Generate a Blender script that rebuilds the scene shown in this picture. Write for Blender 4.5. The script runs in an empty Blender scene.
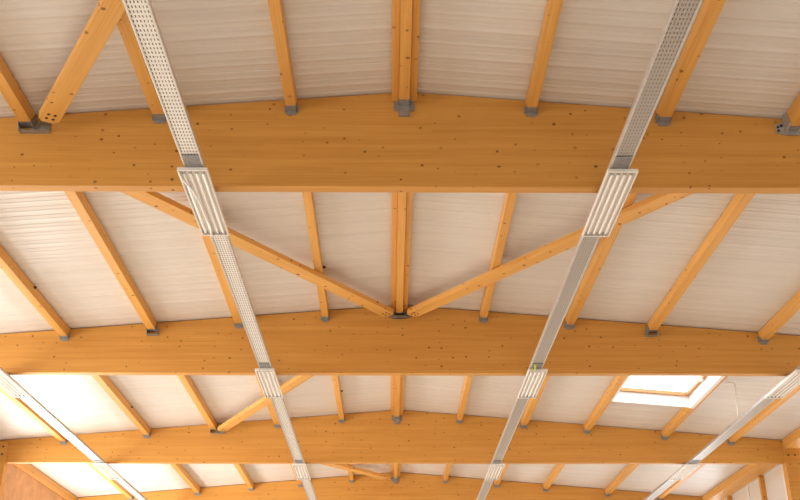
import bpy, bmesh, math, random
from mathutils import Vector, Matrix
random.seed(4)
S = bpy.context.scene
COL = S.collection
ZC = 1.6                      # camera height above the floor
H = 4.5 + ZC                  # underside of the main beams
D1, SP, BW = 8.155, 5.564, 0.12
BY = [D1 + SP * i for i in range(4)]        # front faces of the four beams in view
RIDGE, SL = 1.06, 0.0804
WX = 7.57                     # inner face of the columns
CX = -0.152
def roof(x): return H + RIDGE - SL * abs(x)

# ------------------------------------------------------------------ materials
def new_mat(name):
    m = bpy.data.materials.new(name); m.use_nodes = True
    n = m.node_tree.nodes; b = n['Principled BSDF']
    return m, n, m.node_tree.links, b

def simple(name, col, rough=.5, metal=0., var=.0, scale=8.):
    m, n, l, b = new_mat(name)
    b.inputs['Roughness'].default_value = rough
    b.inputs['Metallic'].default_value = metal
    if var:
        tc = n.new('ShaderNodeTexCoord'); t = n.new('ShaderNodeTexNoise')
        t.inputs['Scale'].default_value = scale; t.inputs['Detail'].default_value = 4
        l.new(tc.outputs['Object'], t.inputs['Vector'])
        r = n.new('ShaderNodeValToRGB')
        r.color_ramp.elements[0].position = .3; r.color_ramp.elements[1].position = .7
        r.color_ramp.elements[0].color = [c * (1 - var) for c in col] + [1]
        r.color_ramp.elements[1].color = [min(1, c * (1 + var)) for c in col] + [1]
        l.new(t.outputs['Fac'], r.inputs['Fac']); l.new(r.outputs['Color'], b.inputs['Base Color'])
    else:
        b.inputs['Base Color'].default_value = list(col) + [1]
    return m

def wood(name, axis, light, dark, lam=.042, knot=1.0, rough=.5):
    """glued or sawn spruce; axis = grain direction (0 x, 1 y) in object space"""
    m, n, l, b = new_mat(name)
    def math_(op, a, c=None):
        q = n.new('ShaderNodeMath'); q.operation = op
        for i, v in enumerate((a, c)):
            if v is None: continue
            if isinstance(v, (int, float)): q.inputs[i].default_value = v
            else: l.new(v, q.inputs[i])
        return q.outputs[0]
    tc = n.new('ShaderNodeTexCoord'); sx = n.new('ShaderNodeSeparateXYZ')
    oi = n.new('ShaderNodeObjectInfo')
    l.new(tc.outputs['Object'], sx.inputs[0])
    L = sx.outputs[axis]; A = sx.outputs[1 - axis]; Z = sx.outputs[2]
    shift = math_('MULTIPLY', oi.outputs['Random'], 37.)
    L2 = math_('ADD', L, shift)
    W = math_('ADD', Z, math_('MULTIPLY', A, .83))
    def vec(a, b_, c):
        q = n.new('ShaderNodeCombineXYZ')
        for i, v in enumerate((a, b_, c)):
            if isinstance(v, (int, float)): q.inputs[i].default_value = v
            else: l.new(v, q.inputs[i])
        return q.outputs[0]
    def noise(v, sc, det=3.):
        t = n.new('ShaderNodeTexNoise'); t.inputs['Scale'].default_value = sc; t.inputs['Detail'].default_value = det
        l.new(v, t.inputs['Vector']); return t.outputs['Fac']
    # lamellas: each board has its own tone
    row = math_('FLOOR', math_('DIVIDE', W, lam))
    seg = math_('FLOOR', math_('ADD', math_('DIVIDE', L2, 3.1), math_('MULTIPLY', row, .37)))
    wn = n.new('ShaderNodeTexWhiteNoise'); wn.noise_dimensions = '3D'
    l.new(vec(row, seg, shift), wn.inputs['Vector'])
    broad = noise(vec(math_('MULTIPLY', L2, .25), math_('MULTIPLY', A, 9.), math_('MULTIPLY', Z, 9.)), 1.4, 4.)
    fine = noise(vec(math_('MULTIPLY', L2, .9), math_('MULTIPLY', A, 60.), math_('MULTIPLY', Z, 60.)), 1.3, 3.)
    f = math_('ADD', math_('ADD', math_('ADD', math_('MULTIPLY', wn.outputs['Value'], .10), .11), math_('MULTIPLY', broad, .5)), math_('ADD', math_('MULTIPLY', fine, .62), -.12))
    r = n.new('ShaderNodeValToRGB')
    r.color_ramp.elements[0].position = .32; r.color_ramp.elements[1].position = .86
    r.color_ramp.elements[0].color = list(dark) + [1]; r.color_ramp.elements[1].color = list(light) + [1]
    l.new(f, r.inputs['Fac'])
    col = r.outputs['Color']
    # knots: sparse round dark spots with a softer halo
    vo = n.new('ShaderNodeTexVoronoi'); vo.voronoi_dimensions = '2D'; vo.feature = 'F1'
    vo.inputs['Scale'].default_value = 6.5; vo.inputs['Randomness'].default_value = 1.
    l.new(vec(math_('MULTIPLY', L2, .85), math_('ADD', W, shift), 0.), vo.inputs['Vector'])
    sc = n.new('ShaderNodeSeparateColor'); l.new(vo.outputs['Color'], sc.inputs[0])
    size = math_('MULTIPLY', math_('SUBTRACT', sc.outputs[0], .36), .15 * knot)
    kn = n.new('ShaderNodeMapRange'); kn.interpolation_type = 'SMOOTHSTEP'
    l.new(math_('SUBTRACT', vo.outputs['Distance'], size), kn.inputs['Value'])
    kn.inputs['From Min'].default_value = -.025; kn.inputs['From Max'].default_value = .03
    kn.inputs['To Min'].default_value = 1.; kn.inputs['To Max'].default_value = 0.
    keep = math_('GREATER_THAN', sc.outputs[0], .38)
    mx = n.new('ShaderNodeMix'); mx.data_type = 'RGBA'
    l.new(math_('MULTIPLY', math_('MULTIPLY', kn.outputs[0], keep), math_('ADD', math_('MULTIPLY', sc.outputs[1], .6), .35)), mx.inputs['Factor'])
    l.new(col, mx.inputs['A']); mx.inputs['B'].default_value = (.15, .048, .012, 1)
    l.new(mx.outputs['Result'], b.inputs['Base Color'])
    b.inputs['Roughness'].default_value = rough
    b.inputs['Specular IOR Level'].default_value = .35
    bp = n.new('ShaderNodeBump'); bp.inputs['Strength'].default_value = .12; bp.inputs['Distance'].default_value = .002
    l.new(fine, bp.inputs['Height']); l.new(bp.outputs[0], b.inputs['Normal'])
    return m

WL, WD = (.72, .375, .092), (.54, .24, .042)
M = {}
M['glulam'] = wood('glulam spruce', 0, WL, WD)
M['purlin'] = wood('sawn spruce along y', 1, (.83, .455, .125), (.60, .275, .052), lam=.4, knot=1.15)
M['brace'] = wood('planed spruce brace', 0, (.84, .47, .14), (.63, .30, .062), lam=.4, knot=1.35)
M['galv'] = simple('galvanised steel', (.55, .56, .57), .42, .75, .12, 14)
M['rail'] = simple('bright zinc rail', (.64, .63, .61), .38, .65, .08, 14)
M['dark_steel'] = simple('dull zinc bracket', (.27, .27, .28), .5, .6, .2, 25)
M['gusset'] = simple('steel tongue in hollow shade tone', (.13, .13, .135), .5, .5)  # colour darkened to stand for the shaded hollow inside the bracket
M['shoe'] = simple('weathered zinc shoe', (.34, .33, .32), .5, .5, .15, 25)
M['bolt'] = simple('dark bolt head', (.05, .05, .055), .45, .6)
M['white'] = simple('white enamel', (.84, .82, .79), .35)
M['tube'] = simple('unlit fluorescent tube', (.90, .88, .86), .22)
M['louvre'] = simple('white fitting inside', (.84, .80, .75), .45)
M['cap'] = simple('grey lampholder plastic', (.36, .33, .32), .5)
M['cable'] = simple('white cable sheath', (.85, .83, .8), .4)
M['earth'] = simple('yellow green earth wire', (.55, .62, .04), .45)
M['dark_cable'] = simple('black cable sheath', (.09, .085, .08), .5)
M['beige_cable'] = simple('grey beige cable sheath', (.30, .27, .24), .5)
M['board'] = simple('brown fibre board', (.62, .33, .15), .65, 0, .15, 5)
M['floor'] = simple('pale sealed concrete', (.76, .70, .61), .45, 0, .06, 1.5)
M['wall'] = simple('off white wall lining', (.72, .66, .58), .6, 0, .04, 1)
M['reveal'] = simple('white painted reveal board', (.88, .86, .83), .4)
M['sash'] = simple('pine sash', (.50, .24, .085), .45, 0, .12, 12)

# ribbed coated steel roof lining
m, n, l, b = new_mat('coated roof lining')
tc = n.new('ShaderNodeTexCoord'); mp = n.new('ShaderNodeMapping'); mp.inputs['Scale'].default_value = (.25, 5.5, 1)
nz = n.new('ShaderNodeTexNoise'); nz.inputs['Scale'].default_value = 1.6; nz.inputs['Detail'].default_value = 4
l.new(tc.outputs['Object'], mp.inputs[0]); l.new(mp.outputs[0], nz.inputs['Vector'])
r = n.new('ShaderNodeValToRGB'); r.color_ramp.elements[0].position = .3; r.color_ramp.elements[1].position = .7
r.color_ramp.elements[0].color = (.665, .63, .595, 1); r.color_ramp.elements[1].color = (.735, .70, .665, 1)
l.new(nz.outputs['Fac'], r.inputs['Fac']); l.new(r.outputs[0], b.inputs['Base Color'])
b.inputs['Roughness'].default_value = .35; b.inputs['Specular IOR Level'].default_value = .5
mp2 = n.new('ShaderNodeMapping'); mp2.inputs['Scale'].default_value = (.22, 26, 1)
nz2 = n.new('ShaderNodeTexNoise'); nz2.inputs['Scale'].default_value = 1.; nz2.inputs['Detail'].default_value = 2
l.new(tc.outputs['Object'], mp2.inputs[0]); l.new(mp2.outputs[0], nz2.inputs['Vector'])
bp = n.new('ShaderNodeBump'); bp.inputs['Strength'].default_value = .55; bp.inputs['Distance'].default_value = .006
l.new(nz2.outputs['Fac'], bp.inputs['Height']); l.new(bp.outputs[0], b.inputs['Normal'])
M['lining'] = m

# perforated tray sheet: procedural slots cut through it
m, n, l, b = new_mat('perforated galvanised sheet')
b.inputs['Base Color'].default_value = (.80, .79, .77, 1); b.inputs['Metallic'].default_value = .25; b.inputs['Roughness'].default_value = .38
def mt(op, a, c=None):
    q = n.new('ShaderNodeMath'); q.operation = op
    for i, v in enumerate((a, c)):
        if v is None: continue
        if isinstance(v, (int, float)): q.inputs[i].default_value = v
        else: l.new(v, q.inputs[i])
    return q.outputs[0]
tc = n.new('ShaderNodeTexCoord'); sx = n.new('ShaderNodeSeparateXYZ'); l.new(tc.outputs['Object'], sx.inputs[0])
u = mt('ABSOLUTE', mt('SUBTRACT', mt('FRACT', mt('DIVIDE', sx.outputs[0], .0255)), .5))
v = mt('ABSOLUTE', mt('SUBTRACT', mt('FRACT', mt('DIVIDE', sx.outputs[1], .052)), .5))
hole = mt('MULTIPLY', mt('LESS_THAN', u, .17), mt('LESS_THAN', v, .26))
tr = n.new('ShaderNodeBsdfTransparent'); ms = n.new('ShaderNodeMixShader')
l.new(hole, ms.inputs[0]); l.new(b.outputs[0], ms.inputs[1]); l.new(tr.outputs[0], ms.inputs[2])
l.new(ms.outputs[0], n['Material Output'].inputs[0])
M['perf'] = m
M['perf_dull'] = m.copy(); M['perf_dull'].name = 'dull perforated sheet'
M['perf_dull'].node_tree.nodes['Principled BSDF'].inputs['Base Color'].default_value = (.47, .44, .41, 1)

# clear glazing and translucent wall sheet
m, n, l, b = new_mat('clear glazing')
tr = n.new('ShaderNodeBsdfTransparent'); gl = n.new('ShaderNodeBsdfGlossy'); gl.inputs['Roughness'].default_value = .02
tr.inputs['Color'].default_value = (.95, .97, .97, 1)
ms = n.new('ShaderNodeMixShader'); ms.inputs[0].default_value = .07
l.new(tr.outputs[0], ms.inputs[1]); l.new(gl.outputs[0], ms.inputs[2]); l.new(ms.outputs[0], n['Material Output'].inputs[0])
M['glass'] = m
m, n, l, b = new_mat('translucent multiwall sheet')
tl = n.new('ShaderNodeBsdfTranslucent'); tl.inputs['Color'].default_value = (.64, .59, .53, 1)
b.inputs['Base Color'].default_value = (.72, .7, .67, 1); b.inputs['Roughness'].default_value = .3
ms = n.new('ShaderNodeMixShader'); ms.inputs[0].default_value = .09
l.new(b.outputs[0], ms.inputs[1]); l.new(tl.outputs[0], ms.inputs[2]); l.new(ms.outputs[0], n['Material Output'].inputs[0])
M['poly'] = m

# ------------------------------------------------------------------ mesh helpers
def box(bm, x0, x1, y0, y1, z0, z1):
    vs = [bm.verts.new(p) for p in ((x0,y0,z0),(x1,y0,z0),(x1,y1,z0),(x0,y1,z0),(x0,y0,z1),(x1,y0,z1),(x1,y1,z1),(x0,y1,z1))]
    for f in ((0,3,2,1),(4,5,6,7),(0,1,5,4),(1,2,6,5),(2,3,7,6),(3,0,4,7)): bm.faces.new([vs[i] for i in f])

def prism(bm, pts, h0, h1, axis=2):
    """extrude a closed 2-D outline along an axis"""
    def P(a, b_, h):
        return {2: (a, b_, h), 1: (a, h, b_), 0: (h, a, b_)}[axis]
    A = [bm.verts.new(P(a, b_, h0)) for a, b_ in pts]; B = [bm.verts.new(P(a, b_, h1)) for a, b_ in pts]
    bm.faces.new(A[::-1]); bm.faces.new(B)
    for i in range(len(A)):
        j = (i + 1) % len(A); bm.faces.new([A[i], A[j], B[j], B[i]])

def cyl(bm, p, q, r, seg=10, cap=True):
    p, q = Vector(p), Vector(q); d = (q - p).normalized()
    a = d.orthogonal().normalized(); c = d.cross(a)
    R = [[bm.verts.new(e + (a * math.cos(t) + c * math.sin(t)) * r) for t in [2 * math.pi * k / seg for k in range(seg)]] for e in (p, q)]
    for k in range(seg):
        j = (k + 1) % seg; bm.faces.new([R[0][k], R[0][j], R[1][j], R[1][k]])
    if cap: bm.faces.new(R[0][::-1]); bm.faces.new(R[1])

def tube(bm, pts, r, seg=8):
    for i in range(len(pts) - 1): cyl(bm, pts[i], pts[i + 1], r, seg)

def obj(name, bm, mat, parent=None, loc=(0, 0, 0), bevel=0., smooth=False):
    bmesh.ops.recalc_face_normals(bm, faces=bm.faces)
    me = bpy.data.meshes.new(name); bm.to_mesh(me); bm.free()
    o = bpy.data.objects.new(name, me); COL.objects.link(o); o.location = loc
    me.materials.append(mat)
    if smooth:
        for p in me.polygons: p.use_smooth = True
    if bevel:
        mod = o.modifiers.new('bevel', 'BEVEL'); mod.width = bevel; mod.segments = 2; mod.limit_method = 'ANGLE'
    if parent: o.parent = parent
    return o

def BM(): return bmesh.new()
def tag(o, label, cat, group=None):
    o['label'] = label; o['category'] = cat
    if group: o['group'] = group
    return o
def thing(name, label, cat, loc, group=None, rot=None):
    o = bpy.data.objects.new(name, None); COL.objects.link(o); o.location = loc
    o.empty_display_size = .2
    if rot: o.rotation_euler = rot
    return tag(o, label, cat, group)
def struct(name, bm, mat, **k):
    o = obj(name, bm, mat, **k); o['kind'] = 'structure'; return o

# ------------------------------------------------------------------ main beams
YF, YB = -4.5, BY[3] + SP          # front and back walls
BEAM = ['nearest glulam beam, widest in the photo, with flat underside and ridged top',
        'second glulam beam, meeting two diagonal braces at its middle',
        'third glulam beam, running above the bolted columns',
        'farthest glulam beam along the bottom edge of the photo']
for i, y in enumerate(BY):
    bm = BM()
    e = 7.88
    prism(bm, [(-e, 0), (e, 0), (e, RIDGE - SL * e), (0, RIDGE), (-e, RIDGE - SL * e)], 0, BW, axis=1)
    o = obj('glulam_beam', bm, M['glulam'], loc=(0, y, H), bevel=.006)
    tag(o, BEAM[i], 'beam', 'glulam main beams')

# ------------------------------------------------------------------ purlins
PW, PD = .10, .135
# where each purlin stands at each of the four beams (x, from ridge)
PX = {'l5': -6.57, 'l4': -4.93, 'l3': -3.64, 'l2': -2.39, 'l1': -1.125, 'c': -.03, 'r1': 1.215, 'r2': 2.476, 'r3': 3.70, 'r4': 5.28, 'r5': 6.56}
ADJ = {('l4', 1): .01, ('l4', 2): -.02, ('l3', 1): -.015, ('l3', 3): .03, ('r3', 1): -.02, ('r3', 2): .03, ('r4', 1): .03, ('r4', 2): -.025, ('r4', 3): -.05, ('r5', 3): -.03, ('r1', 0): -.01}
SKEW = {('l3', 1): .045, ('l2', 1): .035, ('l1', 1): .03, ('r2', 1): .03, ('r3', 1): .06, ('r4', 1): .05}
IN = [('l3','l2','l1','c','r1','r2','r3'), ('l4','l3','l2','l1','c','r1','r2','r3','r4'),
      ('l5','l4','l3','l2','l1','c','r1','r2','r3','r4','r5'), ('l5','l4','l3','l2','l1','c','r1','r2','r3','r4','r5')]
WHERE = ['in front of the nearest glulam beam', 'between the nearest and second glulam beams',
         'between the second and third glulam beams', 'between the third and farthest glulam beams']
ORD = ['', 'first', 'second', 'third', 'fourth', 'fifth']
CLIP = {('l4', 1), ('l1', 0), ('l1', 1), ('l1', 2), ('l4', 2)}
NODE = {('l3', 0), ('r3', 0), ('l3', 1), ('r3', 1), ('l3', 2), ('c', 1)}

def hanger(par, L, zb, w, big, ridge, sc=1.):
    """folded steel shoe: seat, two cheeks and two flanges nailed to the beam; local y=L is the beam face"""
    t = .004; s = .13 if ridge else .095 if not big else .11
    hh = .115 if not big else .15
    bm = BM()
    x = w / 2
    box(bm, -x - t, x + t, L - s, L - .001, zb - t, zb)
    for sg in (-1, 1):
        pts = [(L - s, zb - t), (L - .001, zb - t), (L - .001, zb + hh * .8), (L - s * .45, zb + hh * .55), (L - s, zb + .025)]
        xa, xb = (x, x + t) if sg > 0 else (-x - t, -x)
        prism(bm, pts, xa, xb, axis=0)
        xa, xb = (x, x + (.020 if not ridge else .052)) if sg > 0 else (-x - (.020 if not ridge else .052), -x)
        box(bm, xa, xb, L - .006, L - .001, zb - (.02 if not ridge else .05), zb + hh * .55)
    if ridge and big:
        prism(bm, [(-.17, L - .09), (-.10, L - .13), (.10, L - .13), (.17, L - .09), (.09, L - .001), (-.09, L - .001)], zb - .05, zb - .042)
        box(bm, -x - t, x + t, L - .03, L - .001, zb - .05, zb - t)
    elif ridge: box(bm, -x - t, x + t, L - .03, L - .001, zb - .115, zb - t)
    elif not big: box(bm, -x * .9, x * .9, L - .008, L - .001, zb - .05, zb - t)
    o = obj('joist_hanger', bm, M['dark_steel' if big else 'shoe'], par)
    o['label'] = 'grey folded steel joist hanger'
    if big and not ridge:
        d = big
        bm = BM(); q = [(-d * .066, L - .075), (-d * .066, L - .002), (d * (.06 + .15 * sc), L - .002), (d * (.06 + .165 * sc), L - .03), (d * (.06 + .14 * sc), L - .065), (d * .02, L - .05)]
        prism(bm, q, zb - .066, zb - .056)
        prism(bm, [(d * .056, L - .012), (d * (.06 + .15 * sc), L - .012), (d * (.06 + .15 * sc), L - .002), (d * .056, L - .002)], zb - .056, zb + .03)
        prism(bm, [(L - .10, zb - .02), (L - .075, zb - .066), (L - .002, zb - .066), (L - .002, zb + .09), (L - .06, zb + .09)], -d * .067, -d * .061, axis=0)
        prism(bm, [(L - .12, zb - .028), (L - .002, zb - .028), (L - .002, zb + .10), (L - .05, zb + .12)], d * .062, d * .068, axis=0)
        o2 = obj('bracket_plate', bm, M['shoe'], par); o2['label'] = 'dark steel bracket plate at the brace node'

for bay in range(4):
    for k in IN[bay]:
        x = PX[k] + ADJ.get((k, bay), 0)
        y1 = BY[bay] - .001
        pw = PW if k in ('l1', 'c', 'r1') else .115
        x += .008 if k[0] == 'r' and pw > PW else 0
        dx = SKEW.get((k, bay), 0)
        y0 = BY[bay] - SP + BW + .001
        L = y1 - y0
        if k == 'c':
            lab = f'ridge purlin with side timbers, {WHERE[bay]}'
        else:
            side = 'left' if k[0] == 'l' else 'right'
            lab = f'timber purlin, {ORD[int(k[1])]} {side} of the ridge, {WHERE[bay]}'
        zt = roof(abs(x) + .02)
        zb = zt - PD
        if k == 'c': zb = roof(0) - .175
        p = thing('ridge_purlin' if k == 'c' else 'purlin', lab, 'purlin', (x + dx, y0, zb), 'roof purlins ' + WHERE[bay])
        p.rotation_euler.z = math.asin(dx / L)
        bm = BM()
        if k == 'c':
            box(bm, -PW / 2, PW / 2, 0, L, 0, .165)
            obj('timber', bm, M['purlin'], p, bevel=.004)
            for s in (-1, 1):
                b2 = BM(); a, c = s * .052, s * .122
                box(b2, min(a, c), max(a, c), 0, L, .062, .160)
                obj('side_timber', b2, M['purlin'], p, bevel=.004)
            hanger(p, L, 0, PW, (k, bay) in NODE, True)
        else:
            s = SL * (1 if x < 0 else -1)
            a, c = -pw / 2, pw / 2
            top = lambda q: roof(x + q) - zb - .001
            prism(bm, [(a, 0), (c, 0), (c, top(c)), (a, top(a))], 0, L, axis=1)
            obj('timber', bm, M['purlin'], p, bevel=.004)
            hanger(p, L, 0, pw, ((1 if k[0] == 'l' else -1) if (k, bay) in NODE and (k, bay) != ('r3', 0) else 0), False, .25 if bay == 1 else 1.)
        if (k, bay) in CLIP:
            bm = BM(); box(bm, PW / 2, PW / 2 + .035, L * .70, L * .70 + .03, .10, .125)
            o = obj('clip', bm, M['bolt'], p); o['label'] = 'small dark clip on the purlin side'
        if (k, bay) == ('r3', 0):
            bm = BM()
            prism(bm, [(-.15, -.03), (-.05, -.05), (.12, -.05), (.12, .10), (-.05, .10), (-.10, .075), (-.15, .06)], L - .012, L - .002, axis=1)
            prism(bm, [(L - .16, .0), (L - .002, -.05), (L - .002, .12), (L - .06, .17), (L - .12, .12)], -.068, -.056, axis=0)
            o = obj('bracket_plate', bm, M['galv'], p); o['label'] = 'grey perforated steel bracket plate'
            for q, z in ((-.125, .035), (-.125, -.005), (-.09, .05)):
                bb = BM(); cyl(bb, (q, L - .012, z), (q, L - .022, z), .013, 8)
                obj('bolt', bb, M['bolt'], o)

# ------------------------------------------------------------------ diagonal wind braces
BRW, BRT = .195, .070
def brace(a, c, label, front):
    """a = end at the bracket in view, c = far end; both points on the brace axis"""
    a, c = Vector(a), Vector(c); d = c - a; Lg = d.length
    X = d.normalized(); sgn = 1 if (a.x + c.x) < 0 else -1
    nrm = Vector((-SL * sgn, 0, 1)).normalized()
    Yv = nrm.cross(X).normalized(); Zv = X.cross(Yv)
    p = thing('wind_brace', label, 'brace', a, 'diagonal wind braces')
    p.rotation_euler = Matrix((X, Yv, Zv)).transposed().to_euler()
    w = BRW / 2
    bm = BM()
    prism(bm, [(0, -w * .55), (.05, -w), (Lg - .05, -w), (Lg, -w * .55), (Lg, w * .55), (Lg - .05, w), (.05, w), (0, w * .55)], -BRT / 2, BRT / 2)
    obj('timber', bm, M['brace'], p, bevel=.005)
    for i in range(2):
        for j in (-1, 1):
            bb = BM(); xx = .075 + .07 * i
            cyl(bb, (xx, j * .03, -BRT / 2 - .004), (xx, j * .03, -BRT / 2 + .01), .0145, 10)
            obj('bolt', bb, M['bolt'], p)
    # steel gusset: tongue slotted into the timber and a heel plate on the beam
    bm = BM()
    prism(bm, [(.10, -.05), (.10, .05), (-.02, .05), (-.10, .05), (-.10, -.05), (-.02, -.05)], -.006, .006)
    o = obj('gusset_plate', bm, M['gusset'], p); o['label'] = 'grey steel gusset at the brace end'
    return p

def zr(x, drop): return roof(x) - drop
DR = PD + .012 + BRT / 2
B = BY
brace((-3.388, B[0] - .20, zr(3.5, DR)), (-.18, B[0] - SP + .3, zr(.25, DR)), 'diagonal brace with bolted end by steel bracket, at upper left of the photo', True)
brace((-.17, B[1] - .15, zr(.2, DR)), (-3.55, B[0] + .30, zr(3.55, DR)), 'diagonal brace running left from the middle of the second beam', True)
brace((.135, B[1] - .15, zr(.2, DR)), (3.6, B[0] + .30, zr(3.6, DR)), 'diagonal brace running right from the middle of the second beam', True)
brace((-3.47, B[2] - .20, zr(3.47, DR)), (-.25, B[1] + .30, zr(.25, DR)), 'diagonal brace rising right from the third beam, behind the hanging light', True)
brace((-.20, B[3] - .20, zr(.2, DR)), (-3.5, B[2] + .30, zr(3.5, DR)), 'short visible diagonal brace between the third and farthest beams', True)


# ------------------------------------------------------------------ cable trays and lights
TZ = H - .08                       # underside of the tray
TW = .170
TRX = {'outer left': -5.72, 'inner left': -1.90, 'inner right': 1.875, 'outer right': 5.66}
TLAB = {'outer left': 'bright perforated cable tray nearest the left wall',
        'inner left': 'perforated cable tray left of the ridge, with white cable on its first light',
        'inner right': 'perforated cable tray right of the ridge, with yellow green wire',
        'outer right': 'perforated cable tray nearest the right wall, below the skylight'}
LY = [BY[0] - .51, BY[1] - .49, BY[2] - .33]
T0, T1 = 3.0, BY[3] + 4.5
for k, x in TRX.items():
    p = thing('cable_tray', TLAB[k], 'cable tray', (x, T0, TZ), 'cable trays under the beams')
    L = T1 - T0; w = TW / 2
    bm = BM()
    vs = [bm.verts.new(q) for q in ((-w, 0, 0), (w, 0, 0), (w, L, 0), (-w, L, 0))]; bm.faces.new(vs)
    obj('perforated_base', bm, M['perf'] if k.endswith('left') else M['perf_dull'], p)
    for s in (-1, 1):
        bm = BM()
        xa = s * w
        pts = [(xa, -.004), (xa + s * .004, -.002), (xa + s * .004, .038), (xa + s * .004 - s * .016, .042), (xa - s * .012, .039), (xa, .035)]
        prism(bm, pts, 0, L, axis=1)
        xb, xc = sorted((xa - s * .014, xa + s * .003))
        box(bm, xb, xc, 0, L, -.006, -.001)
        o = obj('side_rail', bm, M['rail' if k.startswith('inner') else 'galv'], p)
    for i, y in enumerate(LY):
        if k.startswith('outer') and i == 0: continue
        bm = BM(); box(bm, -w + .012, w - .012, y - .20 - T0, y + .02 - T0, -.012, -.003)
        obj('dark_plate', bm, M['dark_steel'], p)  # dark plate under the tray, just ahead of each fitting
    for i in range(6):
        xx = -w + .018 + i * (TW - .036) / 5; bm = BM()
        pts = [(xx + .004 * math.sin(t * 1.7 + i), t * L / 24, .0165) for t in range(25)]
        tube(bm, pts, .0125, 6); obj('power_cable', bm, M['dark_cable'] if k.endswith('left') else M['beige_cable'], p)
    if k == 'inner right':
        bm = BM(); y = LY[1] - .10 - T0
        tube(bm, [(-.035, y - .10, -.016), (-.03, y - .03, -.032), (-.02, y + .03, -.024), (-.018, y + .09, -.03)], .013)
        o = obj('earth_wire', bm, M['earth'], p); o['label'] = 'yellow green earth wire loop'

LL, LW, LH = 1.32, .268, .030
LZ = TZ - LH - .014
def light(x, y, label, cable):
    p = thing('ceiling_light', label, 'light', (x, y, LZ), 'fluorescent lights under the cable trays')
    w = LW / 2
    bm = BM()
    box(bm, -w + .01, w - .01, .01, LL - .01, LH - .004, LH)                       # back pan
    box(bm, -.03, .03, .2, .26, LH, LH + .012); box(bm, -.03, .03, LL - .26, LL - .2, LH, LH + .012)
    obj('back_pan', bm, M['louvre'], p)
    bm = BM()
    t = .012
    for q in ((-w, -w + t, 0, LL), (w - t, w, 0, LL), (-w + t, w - t, 0, t * 1.6), (-w + t, w - t, LL - t * 1.6, LL)):
        box(bm, *q, 0, LH)
    obj('frame', bm, M['white'], p)
    for i in range(4):
        xx = -w + .047 + i * (LW - .094) / 3
        bm = BM(); cyl(bm, (xx, .07, .012), (xx, LL - .07, .012), .0135, 12)
        o = obj('tube', bm, M['tube'], p, smooth=False)
        for ya, yb in ((.027, .07), (LL - .07, LL - .027)):
            bm = BM(); box(bm, xx - .014, xx + .014, ya, yb, .003, LH - .006)
            obj('lampholder', bm, M['cap'], o)
    if cable:
        bm = BM()
        tube(bm, [(-w + .012, .03, -.005), (-w + .02, .16, -.006), (-w + .07, .34, -.007), (-w + .10, .60, -.006), (-w + .105, .9, -.006), (-w + .115, 1.1, -.006), (-w + .10, 1.25, -.006), (-w + .11, LL - .01, -.004)], .008)
        o = obj('cable', bm, M['cable'], p); o['label'] = 'white power cable across the light'
POS = ['under the nearest beam', 'under the second beam', 'under the third beam']
SIDE = {'outer left': 'beside the left wall', 'inner left': 'left of the ridge', 'inner right': 'right of the ridge', 'outer right': 'beside the right wall'}
for k, x in TRX.items():
    for i in range(3):
        if k.startswith('outer') and i == 0: continue
        ex = ' with white cable across it' if (k, i) == ('inner left', 0) else ''
        light(x + (-.015 if k == 'inner left' else .03 if k == 'inner right' else 0), LY[i], f'white tube light {SIDE[k]}, {POS[i]}{ex}', bool(ex))

# conduit dropping from the roof to the right tray
def conduit():
    pts = CONDUIT
    bm = BM(); tube(bm, pts, .011)
    o = obj('conduit', bm, M['cable'])
    tag(o, 'thin bent white conduit dropping from roof to right cable tray by the skylight', 'conduit')

# ------------------------------------------------------------------ roof lining with skylight hole
HX0, HX1 = 3.785, 5.203
HY0, HY1 = BY[1] + .75, BY[1] + 3.45
SKY = (HX0, HX1, HY0, HY1)
def ribprofile(y0, y1):
    """y/z steps: fine grooves every 105 mm, one round rib every 420 mm"""
    ys = []
    per = .42
    k = math.floor(y0 / per) - 1
    while k * per < y1 + per:
        b0 = k * per
        for t in range(9):
            ys.append((b0 - .04 + .08 * t / 8, -.008 * (.5 + .5 * math.cos(math.pi * (t - 4) / 4))))
        for t in range(7):
            ys.append((b0 + .21 - .03 + .06 * t / 6, -.005 * (.5 + .5 * math.cos(math.pi * (t - 3) / 3))))
        for g in (1, 3):
            c = b0 + g * .105
            ys += [(c - .016, 0.), (c - .007, .0045), (c + .007, .0045), (c + .016, 0.)]
        k += 1
    ys = [q for q in sorted(ys) if y0 < q[0] < y1]
    return [(y0, 0.)] + ys + [(y1, 0.)]
def sheet(bm, xa, xb, y0, y1):
    prof = ribprofile(y0, y1)
    A = [bm.verts.new((xa, y, roof(xa) + .012 + z)) for y, z in prof]; Bv = [bm.verts.new((xb, y, roof(xb) + .012 + z)) for y, z in prof]
    for i in range(len(A) - 1): bm.faces.new([A[i], A[i + 1], Bv[i + 1], Bv[i]])
    q = [bm.verts.new(v) for v in ((xa, y0, roof(xa) + .1), (xb, y0, roof(xb) + .1), (xb, y1, roof(xb) + .1), (xa, y1, roof(xa) + .1))]
    bm.faces.new(q)
bm = BM()
sheet(bm, -WX - .5, 0, YF, YB)
sheet(bm, 0, WX + .5, YF, HY0); sheet(bm, 0, WX + .5, HY1, YB)
sheet(bm, 0, HX0, HY0, HY1); sheet(bm, HX1, WX + .5, HY0, HY1)
struct('ceiling', bm, M['lining'])

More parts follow.
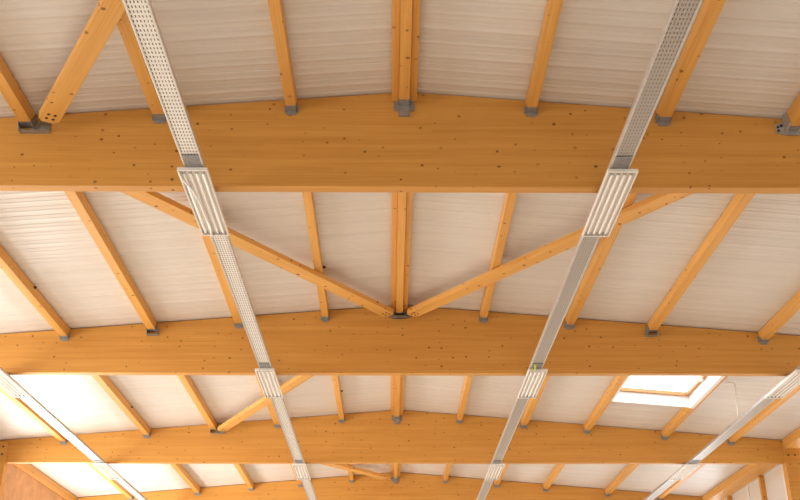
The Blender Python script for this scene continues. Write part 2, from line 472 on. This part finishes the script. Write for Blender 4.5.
sk = thing('skylight', 'bright skylight with white reveal boards between two purlins on the right', 'skylight', ((HX0 + HX1) / 2, (HY0 + HY1) / 2, roof((HX0 + HX1) / 2)))
mx, my, mz = sk.location
UP = .11
def rz(x): return roof(x) - mz
def slanted(bm, x0, x1, y0, y1, d0, d1):
    vs = [bm.verts.new((x - mx, y - my, rz(x) + d)) for d in (d0, d1) for x, y in ((x0, y0), (x1, y0), (x1, y1), (x0, y1))]
    for f in ((0,3,2,1),(4,5,6,7),(0,1,5,4),(1,2,6,5),(2,3,7,6),(3,0,4,7)): bm.faces.new([vs[i] for i in f])
t = .02
for q in ((HX0, HX0 + t, HY0, HY1), (HX1 - t, HX1, HY0, HY1), (HX0 + t, HX1 - t, HY0, HY0 + t), (HX0 + t, HX1 - t, HY1 - t, HY1)):
    bm = BM(); slanted(bm, *q, -PD - .012, UP); obj('reveal_board', bm, M['reveal'], sk)
fw = .062
bm = BM(); slanted(bm, HX1 - t, HX1 + .045, HY0, HY1, -PD - .026, -PD - .013); obj('cover_board', bm, M['reveal'], sk)
bm = BM()
for q in ((HX0 + t, HX0 + t + fw, HY0 + t, HY1 - t), (HX1 - t - fw, HX1 - t, HY0 + t, HY1 - t), (HX0 + t + fw, HX1 - t - fw, HY0 + t, HY0 + t + fw), (HX0 + t + fw, HX1 - t - fw, HY1 - t - fw, HY1 - t)):
    slanted(bm, *q, UP - .06, UP)
o = obj('sash', bm, M['sash'], sk); o['label'] = 'pine sash frame of the skylight'
bm = BM(); slanted(bm, HX0 + t + fw, HX1 - t - fw, HY0 + t + fw, HY1 - t - fw, UP - .03, UP - .024); obj('pane', bm, M['glass'], o)
bm = BM(); slanted(bm, HX1 - t - fw - .012, HX1 - t - .03, HY1 - 1.05, HY1 - .95, UP - .085, UP - .06); obj('latch', bm, M['white'], o)

CONDUIT = [(5.48, BY[1] + 2.28, roof(5.48) - .005), (5.48, BY[1] + 2.28, roof(5.48) - .02), (5.61, BY[1] + 2.28, roof(5.61) - .025), (5.625, BY[1] + 2.27, roof(5.62) - .06), (5.565, BY[1] + 2.17, TZ + .066)]
conduit()

# ------------------------------------------------------------------ columns, eave beams, walls
def column(s, y, label):
    p = thing('timber_column', label, 'column', (s * (WX if s > 0 else 7.645), y, 0), 'bolted timber columns')
    bm = BM()
    x0, x1 = sorted((0, s * .34))
    box(bm, x0, x1, -.035, BW + .035, 0, H + RIDGE - SL * (WX + .34) - .02)
    obj('post', bm, M['post'], p, bevel=.006)
    for i in range(2):
        for j in range(2):
            bb = BM(); xx = s * (.075 + .13 * i); zz = H + .15 + .15 * j
            cyl(bb, (xx, -.035, zz), (xx, -.047, zz), .018, 10)
            obj('bolt', bb, M['bolt'], p)
M['post'] = wood('upright spruce', 0, WL, WD, lam=.4)
column(-1, BY[2], 'bolted timber column at the lower left, carrying the third beam')
column(1, BY[2], 'bolted timber column at the lower right, carrying the third beam')
for s, bay, xa, xb, zb, lab in ((-1, 3, 7.88, 8.04, H + .23, 'timber eave beam on the left, above the brown board'),
        (1, 2, 7.57, 7.98, H + .28, 'timber eave beam on the right, between second and third beams'),
        (1, 3, 7.57, 7.98, H + .28, 'timber eave beam on the right, above the translucent window')):
    ya, yb = BY[bay - 1] + BW + .05, BY[bay] - .05
    if s > 0: ya += -.0
    bm = BM()
    prism(bm, [(s * xa, zb), (s * xb, zb), (s * xb, roof(xb)), (s * xa, roof(xa))], 0, yb - ya, axis=1)
    o = obj('eave_beam', bm, M['purlin'], loc=(0, ya, 0), bevel=.005)
    tag(o, lab, 'eave beam', 'eave beams')

def rect(bm, x0, x1, y0, y1, z0, z1): box(bm, x0, x1, y0, y1, z0, z1)
XO = 7.95       # outer wall line
ZW = 2.2            # sill height of the wall glazing
top = H + .6
bm = BM(); box(bm, -XO - .3, XO + .3, YF - .3, YB + .3, -.2, 0); struct('floor', bm, M['floor'])
bm = BM(); box(bm, -XO - .3, XO + .3, YB, YB + .15, 0, H + RIDGE + .3); struct('wall_back', bm, M['wall'])
# left wall: solid low part, high glazing as far as the third beam, board beyond
bm = BM()
box(bm, -XO - .15, -XO, YF, YB, 0, ZW); box(bm, -XO - .15, -XO, YF, YB, H + .27, top)
box(bm, -XO - .15, -XO, BY[2] + BW, YB, 5.35, H + .3)
struct('wall_left', bm, M['wall'])
bm = BM(); box(bm, -XO, -XO + .03, BY[2] + BW + .04, YB, 5.3, H + .24)
o = struct('wall_left_lining', bm, M['board'])
bm = BM()
box(bm, XO, XO + .15, YF, YB, 0, ZW); box(bm, XO, XO + .15, YF, YB, H + .27, top)
struct('wall_right', bm, M['wall'])
# front wall behind the camera with a wide glazed door
bm = BM(); box(bm, -XO - .3, -5, YF - .15, YF, 0, H + 1.3); box(bm, 5, XO + .3, YF - .15, YF, 0, H + 1.3); box(bm, -5, 5, YF - .15, YF, 4.6, H + 1.3)
struct('wall_front', bm, M['wall'])

def glazing(nm, s, ya, yb, posts, seams):
    x = s * (XO + .05)
    bm = BM(); box(bm, x - .008, x + .008, ya, yb, ZW, H + .30)
    g = struct(nm, bm, M['poly'])
    for y in posts:
        bm = BM(); x0, x1 = sorted((s * (XO - .06), s * (XO + .04))); box(bm, x0, x1, y - .04, y + .04, ZW, H + .275)
        obj('mullion', bm, M['post'], g)
    for y in seams:
        bm = BM(); x0, x1 = sorted((s * (XO + .02), s * (XO + .04)))
        box(bm, x0, x1, y - .04, y + .04, ZW, H + .275); obj('seam', bm, M['white'], g)
glazing('window_1', 1, BY[2] + BW + .1, BY[3] - .05, (BY[2] + 2.37, BY[2] + 4.6), (BY[2] + 1.2, BY[2] + 3.4))
for i, (s, ya, yb) in enumerate(((1, YF + .1, BY[2] - .1), (-1, YF + .1, BY[2] - .1))):
    x = s * (XO + .05); bm = BM(); box(bm, x - .008, x + .008, ya, yb, ZW, H + .30)
    struct('window_%d' % (i + 2), bm, M['poly'])
bm = BM(); box(bm, -XO - .06, -XO - .05, BY[2] + .1, YB - .1, ZW, 5.35); struct('window_5', bm, M['poly'])
bm = BM(); box(bm, -5, 5, YF - .1, YF - .08, 0, 4.6); struct('window_4', bm, M['poly'])

# ------------------------------------------------------------------ daylight
w = bpy.data.worlds.new('sky'); S.world = w; w.use_nodes = True
bg = w.node_tree.nodes['Background']; bg.inputs[0].default_value = (.97, .98, 1., 1); bg.inputs[1].default_value = 5.

def area(name, loc, target, sx, sy, power, col):
    d = bpy.data.lights.new(name, 'AREA'); d.shape = 'RECTANGLE'; d.size = sx; d.size_y = sy; d.energy = power; d.color = col
    o = bpy.data.objects.new(name, d); COL.objects.link(o); o.location = loc
    o.rotation_euler = (Vector(target) - Vector(loc)).to_track_quat('-Z', 'Z' if abs((Vector(target) - Vector(loc)).normalized().z) < .9 else 'Y').to_euler()
    return o
WARM = (1., .945, .875)
TILT = math.radians(14)
for (s, y, z, Ly, Lz, pw) in ((-1, 3.0, 4.6, 9., 2.6, 440), (-1, 14.0, 4.9, 9.4, 1.9, 540), (-1, 14.0, 3.0, 9.4, 1.4, 260), (-1, 22.2, 4.1, 5., 2.0, 560),
                              (1, 3.0, 4.2, 9., 3.4, 90), (1, 14.5, 4.2, 9.5, 3.4, 130), (1, 22.2, 3.6, 4.6, 2.4, 60)):
    o = area('window_daylight', (s * (XO - .12), y, z), (0, y, z - math.tan(TILT) * XO), Lz, Ly, pw, WARM)
    tl_ = TILT if pw != 560 else math.radians(-12)
    d = Vector((-s * math.cos(tl_), 0, -math.sin(tl_))); yy = Vector((0, 1, 0)); xx = yy.cross(-d)
    o.rotation_euler = Matrix((xx, yy, -d)).transposed().to_euler()
area('door_daylight', (0, YF + .1, 2.4), (0, 5, 2.6), 9.5, 4.2, 100, WARM)

# ------------------------------------------------------------------ camera
pitch, yaw, roll = .4404, .00972, -.00136
F = Vector((math.sin(yaw) * math.cos(pitch), math.cos(yaw) * math.cos(pitch), math.sin(pitch)))
R = Vector((math.cos(yaw), -math.sin(yaw), 0)); U = R.cross(F)
R, U = R * math.cos(roll) + U * math.sin(roll), U * math.cos(roll) - R * math.sin(roll)
cd = bpy.data.cameras.new('camera'); cam = bpy.data.objects.new('camera', cd); COL.objects.link(cam)
cam.matrix_world = Matrix(((R.x, U.x, -F.x, CX), (R.y, U.y, -F.y, 0), (R.z, U.z, -F.z, ZC), (0, 0, 0, 1)))
cd.sensor_width = 36; cd.lens = 992.2 * 36 / 800; cd.clip_end = 200
S.camera = cam
S.cycles.max_bounces = 10; S.cycles.diffuse_bounces = 6; S.cycles.transparent_max_bounces = 12
S.view_settings.view_transform = 'Standard'; S.view_settings.look = 'None'
S.view_settings.gamma = 1; S.view_settings.use_curve_mapping = False
S.view_settings.exposure = -.10
